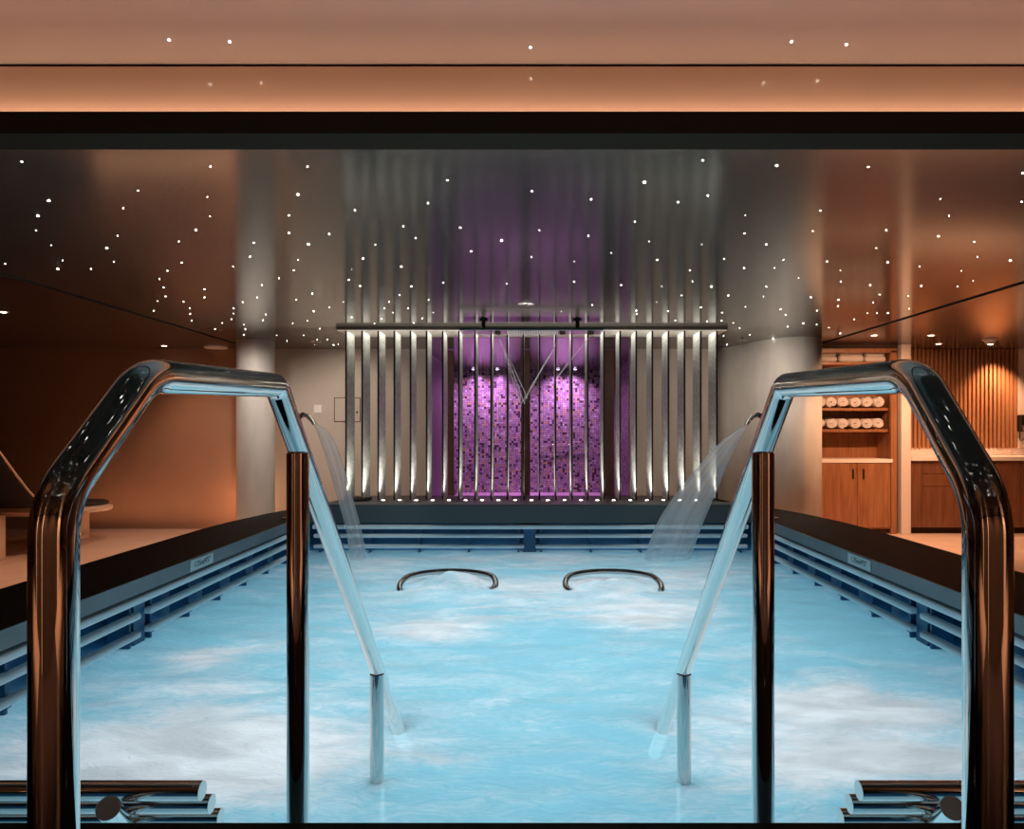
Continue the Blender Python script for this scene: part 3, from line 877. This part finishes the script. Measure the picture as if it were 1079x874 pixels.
MB().box(5.05, bx1, YB + .03, YB + .048, zt + .102, CZ - .005).build('backing', M['shade'], bp)
nb = 25
for k in range(-3, nb):
    x = bx0 + (bx1 - bx0) * (k + .5) / nb
    MB().box(x - .017, x + .017, YB - .035, YB + .03, zt + .102, CZ - .006, .003).build('batten', M['batten'], bp)
struct(MB().box(bx1 + .005, XR, YB - .03, YB + .048, zt + .102, CZ).build('trim_15', M['pilaster']), 'pale wall strip right of the batten panel')
dsp = empty('soap_dispenser', (P(1077, 447, 9.6).x, 9.6, P(0, 470, 9.6).z), 'black wall dispenser at the right edge beside the batten panel', 'dispenser')
q = P(1078, 447, 9.58)
MB().box(q.x - .055, q.x + .055, 9.55, 9.64, q.z - .11, q.z + .13, .02, 3).build('body', M['handle'], dsp)
MB().box(q.x - .035, q.x + .035, 9.53, 9.56, q.z - .09, q.z - .02, .008).build('push_plate', M['satin'], dsp)
MB().tube([(q.x - .03, 9.6, q.z - .11), (q.x - .035, 9.6, q.z - .2), (q.x - .01, 9.6, q.z - .24), (q.x + .03, 9.6, q.z - .2)], .006, 10).build('cord', M['handle'], dsp)

# ================================================================== LOUNGER ON THE LEFT DECK
def deck_lounger():
    e = empty('heated_lounger', (-5.76, 7.9, 0), 'curved pale lounger with black cushion on the left deck', 'lounger')
    # the raised back is at the near end, the rounded foot points away to the wall
    A = Vector((-5.76, 7.55, 0)); ax = Vector((-.03, 1, 0)).normalized(); sd = Vector((-ax.y, ax.x, 0)); Ln = 1.42
    ZS = .505
    prof = [(-.86, .78), (-.72, .64), (-.52, .43), (-.34, .25), (-.18, .12), (0, .035), (.2, .0), (.6, -.02), (1.0, -.04), (Ln, -.055)]
    fine = []
    for (a, b_) in zip(prof, prof[1:]):
        for k in range(6): fine.append((a[0] + (b_[0] - a[0]) * k / 6, a[1] + (b_[1] - a[1]) * k / 6))
    fine.append(prof[-1])
    def frame(i, f):
        a = f[max(i - 1, 0)]; q = f[min(i + 1, len(f) - 1)]
        tn = (ax * (q[0] - a[0]) + Vector((0, 0, q[1] - a[1]))).normalized()
        nn = sd.cross(tn); nn = nn if nn.z > 0 else -nn
        return nn
    def slab(f, w0, t0, dz, name, mat, end, parent=None, rnd=.6):
        b = MB(); bm = b.bm; rings = []; m = 28
        for i, (s_, z) in enumerate(f):
            rem = end - s_; w = w0
            if rem < w0: w = max(.05, w0 * math.sqrt(max(0, 1 - ((w0 - rem) / w0) ** 2.6)))
            nn = frame(i, f); c = A + ax * s_ + Vector((0, 0, ZS + z)) + nn * dz
            se = lambda v, p: math.copysign(abs(v) ** p, v)
            rings.append([bm.verts.new(c + sd * (w * se(math.cos(2 * PI * k / m), .4)) + nn * (t0 * se(math.sin(2 * PI * k / m), rnd))) for k in range(m)])
        for i in range(len(rings) - 1):
            for k in range(m):
                q = (k + 1) % m
                fc = bm.faces.new((rings[i][k], rings[i][q], rings[i + 1][q], rings[i + 1][k])); fc.smooth = True
        bm.faces.new(rings[0][::-1]); bm.faces.new(rings[-1])
        return b.build(name, mat, parent or e)
    slab([p for p in fine if p[0] > -.1] + [(Ln + .01 * k, -.055) for k in range(1, 5)], .46, .050, -.055, 'shell', M['shell'], Ln + .045)
    slab([p for p in fine if p[0] < Ln - .02], .42, .030, .012, 'cushion', M['cushion'], Ln - .0)
    bk = slab([p for p in fine if p[0] < .02], .44, .022, -.035, 'shaded_backrest', M['cushion'], 9)  # back of the pale shell, blackened to stand for its shade
    for sg in (-1, 1):
        pts = [A + ax * s_ + sd * (sg * .45) + Vector((0, 0, ZS + z)) + frame(i, fine) * -.02 for i, (s_, z) in enumerate(fine) if s_ < .1]
        MB().tube(pts, .012, 10).build('rim', M['shell'], bk)
    for s_ in (-.34, 1.12):
        c = A + ax * s_
        MB().box(c.x - .24, c.x + .12, c.y - .12, c.y + .12, 0, ZS - .02 if s_ < 0 else ZS - .12, .012).build('pedestal', M['shell'], e)
deck_lounger()

# ================================================================== SMALL FITTINGS
q = P(335, 431, YB - .005)
sw = empty('wall_switch', q, 'small white switch plate on the grey wall left of the fins', 'switch')
MB().box(q.x - .055, q.x + .055, YB - .012, YB, q.z - .055, q.z + .055, .004).build('plate', M['white'], sw)
MB().box(q.x - .03, q.x + .03, YB - .017, YB - .011, q.z - .035, q.z + .035, .003).build('rocker', M['white'], sw)
a, b_ = P(352, 419, YB), P(380, 445, YB)
ap = empty('access_panel', ((a.x + b_.x) / 2, YB, (a.z + b_.z) / 2), 'flush square access panel in the grey wall behind the fins', 'panel')
MB().box(a.x, b_.x, YB - .006, YB, b_.z, a.z, .003).build('frame', M['post'], ap)
MB().box(a.x + .012, b_.x - .012, YB - .009, YB - .005, b_.z + .012, a.z - .012, .002).build('door', M['greywall'], ap)
MB().box(b_.x - .06, b_.x - .035, YB - .014, YB - .008, (a.z + b_.z) / 2 - .05, (a.z + b_.z) / 2 - .02, .002).build('lock', M['handle'], ap)

def ceil_at(x, y):
    d = HC * F / (Y0 - y); return Vector(((x - X0) / F * d, d, CZ))
def disc(name, x, y, r, label, cat, mat, group=None):
    c = ceil_at(x, y); e = empty(name, c, label, cat, group)
    MB().lathe([(r, CZ), (r, CZ - .010), (r * .93, CZ - .018), (r * .8, CZ - .020)], c.x, c.y, 36).build('rim', mat, e)
    MB().lathe([(r * .8, CZ - .020), (r * .4, CZ - .026), (.001, CZ - .027)], c.x, c.y, 36).build('grille', M['white'], e)
disc('ceiling_speaker', 227.5, 366, .155, 'flat white round ceiling fitting left of the left column', 'speaker', M['white'])
def sprinkler(x, y, label):
    c = ceil_at(x, y); e = empty('sprinkler', c, label, 'sprinkler', 'ceiling sprinklers')
    MB().lathe([(.001, CZ - .006), (.075, CZ - .005), (.08, CZ)], c.x, c.y, 24).build('rosette', M['satin'], e)
    MB().lathe([(.012, CZ - .005), (.012, CZ - .03), (.035, CZ - .032), (.035, CZ - .036)], c.x, c.y, 18, False, True).build('head', M['satin'], e)
sprinkler(333, 360.5, 'small ceiling sprinkler between the left column and the fins')
sprinkler(782, 359, 'small ceiling sprinkler between the fins and the broad column')
sprinkler(554, 321, 'small ceiling sprinkler above the middle of the shower panel')
c = ceil_at(1043, 357.5)
sd = empty('smoke_detector', c, 'white round smoke detector on the ceiling above the battens', 'smoke detector')
MB().lathe([(.085, CZ), (.085, CZ - .015), (.07, CZ - .025)], c.x, c.y, 32).build('base', M['white'], sd)
MB().lathe([(.06, CZ - .02), (.055, CZ - .05), (.035, CZ - .06), (.001, CZ - .062)], c.x, c.y, 32).build('chamber', M['white'], sd)

dl = None
DL = [(921, 353.5, 'warm ceiling downlight in front of the towel cabinet'), (981, 353.5, 'warm ceiling downlight in front of the batten panel, left of the smoke detector'),
      (989, 362.5, 'warm ceiling downlight close to the left battens'), (1043.5, 363.0, 'warm ceiling downlight close to the battens below the smoke detector'),
      (173, 364.5, 'small lit ceiling downlight above the warm-lit wall'), (3, 329, 'small lit ceiling downlight at the far left edge')]
for x, y, lab in DL:
    c = ceil_at(x, y)
    if dl is None:
        dl = empty('downlight', c, lab, 'downlight', 'warm ceiling downlights')
        MB().lathe([(.040, CZ - .004), (.060, CZ - .004), (.063, CZ)], c.x, c.y, 28).build('bezel', M['satin'], dl)
        MB().lathe([(.032, CZ - .003), (.022, CZ - .005), (.001, CZ - .006)], c.x, c.y, 20).build('lens', M['lampw'], dl)
    else: dup(dl, c, lab)

WARM = (1, .52, .28)
spot('towel_spot', ceil_at(921, 353.5) - Vector((-.2, .8, .04)), (4.6, 9.3, .6), 270, WARM, 110, .8, .05)
spot('batten_spot', Vector((6.52, 9.30, CZ - .04)), (6.52, YB + .1, 1.0), 155, WARM, 92, .9, .03)
spot('batten_spot', Vector((ceil_at(989, 362.5).x, 9.40, CZ - .04)), (5.7, YB + .1, .9), 40, WARM, 60, .6, .03)
spot('counter_spot', ceil_at(981, 353.5) - Vector((0, 0, .04)), (5.7, 8.6, 0), 95, WARM, 100, .8, .05)
spot('deck_spot', Vector((4.3, 7.0, CZ - .04)), (4.2, 7.2, 0), 80, WARM, 110, .8, .05)
spot('deck_spot', Vector((6.6, 6.4, CZ - .04)), (6.4, 6.6, 0), 80, WARM, 110, .8, .05)
# left deck
spot('deck_spot', ceil_at(173, 364.5) - Vector((0, .5, .04)), (-4.2, 8.9, .2), 50, (1, .56, .34), 120, .9, .05)
spot('deck_spot', Vector((-4.3, 6.4, CZ - .04)), (-4.2, 6.4, 0), 170, (1, .56, .34), 104, .8, .05)
point('wall_uplight', (-3.95, 9.3, .42), 7, (1, .47, .22), .06)
area('wall_wash', (-5.2, 9.2, .06), (PI, 0, 0), 2.4, .1, 6, (1, .47, .22))
for sg in (-1, 1):  # added lights, no fixture there, whitening the falling streams
    spot('spout_fill', (sg * 1.2, 4.7, CZ - .03), (sg * 1.5, 5.56, .9), 40, (1, .95, .92), 46, .7, .04)
# neutral lamps lighting the columns and the grey wall
spot('wall_spot', Vector((-2.55, 8.6, CZ - .03)), (-2.6, 9.7, .8), 52, (1, .84, .70), 130, .9, .05)
spot('wall_spot', Vector((2.3, 7.6, CZ - .03)), (3.1, 9.3, .9), 76, (1, .84, .70), 130, .9, .05)
spot('column_spot', Vector((-3.2, 7.6, CZ - .03)), (-3.6, 8.9, .9), 90, (1, .86, .74), 100, .9, .05)
# unseen warm lights added behind the camera for orange stripes in the rails
for x in (-4.5, -1.4, 1.4, 4.5):
    spot('rear_fill', (x, -1.6, CZ - .05), (x * 1.0, -3.2, 1.0), 300, WARM, 120, .8, .1)

# ================================================================== STARS
LS = """46,341 103,423 80,455 76,486 108,517 132,549 122,567 11,556 192,567 248,497 260,439 225,523 240,552 291,402 444,351 437,415 443,456 413,485 377,509 383,554 353,571 336,588 345,606 349,625 332,635 324,655 387,636 400,650 401,662 404,676 431,610 431,627 491,562 492,650 492,661 488,673 453,694 468,681 512,637 514,684 517,694 514,706 527,541 535,512 542,627 552,601 560,663 554,675 588,587 609,454 609,491 628,410 648,351 650,515 694,493 628,548 619,570 624,632 658,619 661,656 648,676 617,682 640,707 583,707 605,719 694,648 723,637 674,693 664,731 668,716 690,716 713,726 703,732 741,568 735,590 748,443 759,603 741,669 765,545 791,516 850,477 876,502 846,562 867,604 842,622 820,636 810,650 828,659 804,672 789,682 903,632 913,659 902,428 943,380 934,596 970,480 993,530 1057,507 890,671 872,681 860,650 1068,598"""
RS = """218,312 401,338 278,384 166,420 349,426 41,403 258,467 56,485 160,497 288,509 399,515 208,533 40,542 446,546 130,551 552,565 571,548 603,586 489,492 491,454 412,412 557,349 750,352 902,419 649,444 633,487 788,485 767,523 791,553 898,498 973,510 980,542 946,571 971,592 938,604 858,562 862,603 834,624 836,651 1049,549 1075,365 1073,425 920,455 663,551 691,570 692,594 687,632 686,645 754,601 774,621 760,638 768,660 791,660 642,655 629,627 641,684 667,691 691,703 613,682 610,710 576,664 580,689 565,652 529,625 535,604 491,647 479,692 500,706 465,681 442,659 441,676 419,604 455,623 445,708 452,727 520,732 397,648 356,623 379,593 374,570 315,604 304,637 229,601 261,655 262,662 328,656 168,643 130,594 103,657 549,714 488,565 535,515 305,548 720,673 748,660 343,676 384,690 410,678"""
BIG = {(103, 423), (80, 455), (122, 567), (225, 523), (413, 485), (650, 515), (628, 410), (1057, 507), (557, 349), (278, 384), (419, 604), (1049, 549)}
stars = []
for s, off in ((LS, 0), (RS, 540)):
    for w in s.split():
        a, b_ = map(float, w.split(',')); stars.append((off + a / 2, b_ / 2, (a, b_) in BIG))
sproto = None
def star_at(loc, r, lab, grp):
    global sproto
    if sproto is None:
        b = MB().lathe([(1, 0), (.92, -.30), (.6, -.65), (.02, -.8)], 0, 0, 12)
        sproto = b.build('star_light', M['star']); o = sproto  # fibre-optic star point, not a spotlight fixture
    else:
        o = sproto.copy(); COL.objects.link(o)
    o.location = loc; o.scale = (r, r, r)
    tag(o, lab, 'star light', grp)
for x, y, big in stars:
    if y > 364: y = 363.5
    c = ceil_at(x, y)
    star_at(c, (.0068 if big else .0042 * random.uniform(.6, 1.1)) * (.55 + .08 * min(c.y, 9)), 'tiny white point of light in the dark star ceiling over the pool', 'star lights in the dark ceiling')
for x, y, lab in ((178, 42, 'bright star light at the left of the raised peach ceiling'), (242, 44, 'star light second from the left in the raised peach ceiling'),
                  (559, 50, 'star light in the middle of the raised peach ceiling'), (834, 44, 'bright star light right of the middle of the raised peach ceiling'), (892, 47, 'rightmost star light in the raised peach ceiling')):
    d = 1.475 * F / (Y0 - y)
    star_at(((x - X0) / F * d, d, ZN), .0042, lab, 'star lights in the raised peach ceiling')

rng = random.Random(3)
sf = MB()
for k in range(80):
    r = .0052
    sf.lathe([(r, CZ), (r * .92, CZ - r * .3), (r * .6, CZ - r * .65), (r * .02, CZ - r * .8)], rng.uniform(-1.7, 1.7), rng.uniform(-.9, 1.25), 10)
tag(sf.build('star_field', M['star']), 'scatter of tiny star lights in the ceiling above the pool steps, mirrored in the handrails', 'star lights', kind='stuff')
# ================================================================== WORLD / CAMERA / VIEW
w = bpy.data.worlds.new('World'); S.world = w; w.use_nodes = True
bg = w.node_tree.nodes.get('Background') or w.node_tree.nodes.new('ShaderNodeBackground')
bg.inputs[0].default_value = (1, .72, .55, 1); bg.inputs[1].default_value = .01

cam = bpy.data.cameras.new('camera'); co = bpy.data.objects.new('camera', cam); COL.objects.link(co)
co.location = (0, 0, EYE); co.rotation_euler = (PI / 2, 0, 0)
cam.sensor_fit = 'HORIZONTAL'; cam.sensor_width = 36; cam.lens = 36 * F / 1079
cam.shift_x = -(X0 - 539.5) / 1079; cam.shift_y = (Y0 - 437) / 1079
cam.clip_start = .02
S.camera = co
for o in bpy.data.objects:
    if '_w' in o: del o['_w']
S.view_settings.view_transform = 'Standard'; S.view_settings.look = 'None'
S.view_settings.gamma = 1; S.view_settings.use_curve_mapping = False
S.view_settings.exposure = 0.0
cy = S.cycles
cy.use_denoising = True
cy.max_bounces = 10; cy.diffuse_bounces = 4; cy.glossy_bounces = 6; cy.transparent_max_bounces = 12
cy.sample_clamp_indirect = 6; cy.caustics_reflective = False; cy.caustics_refractive = False
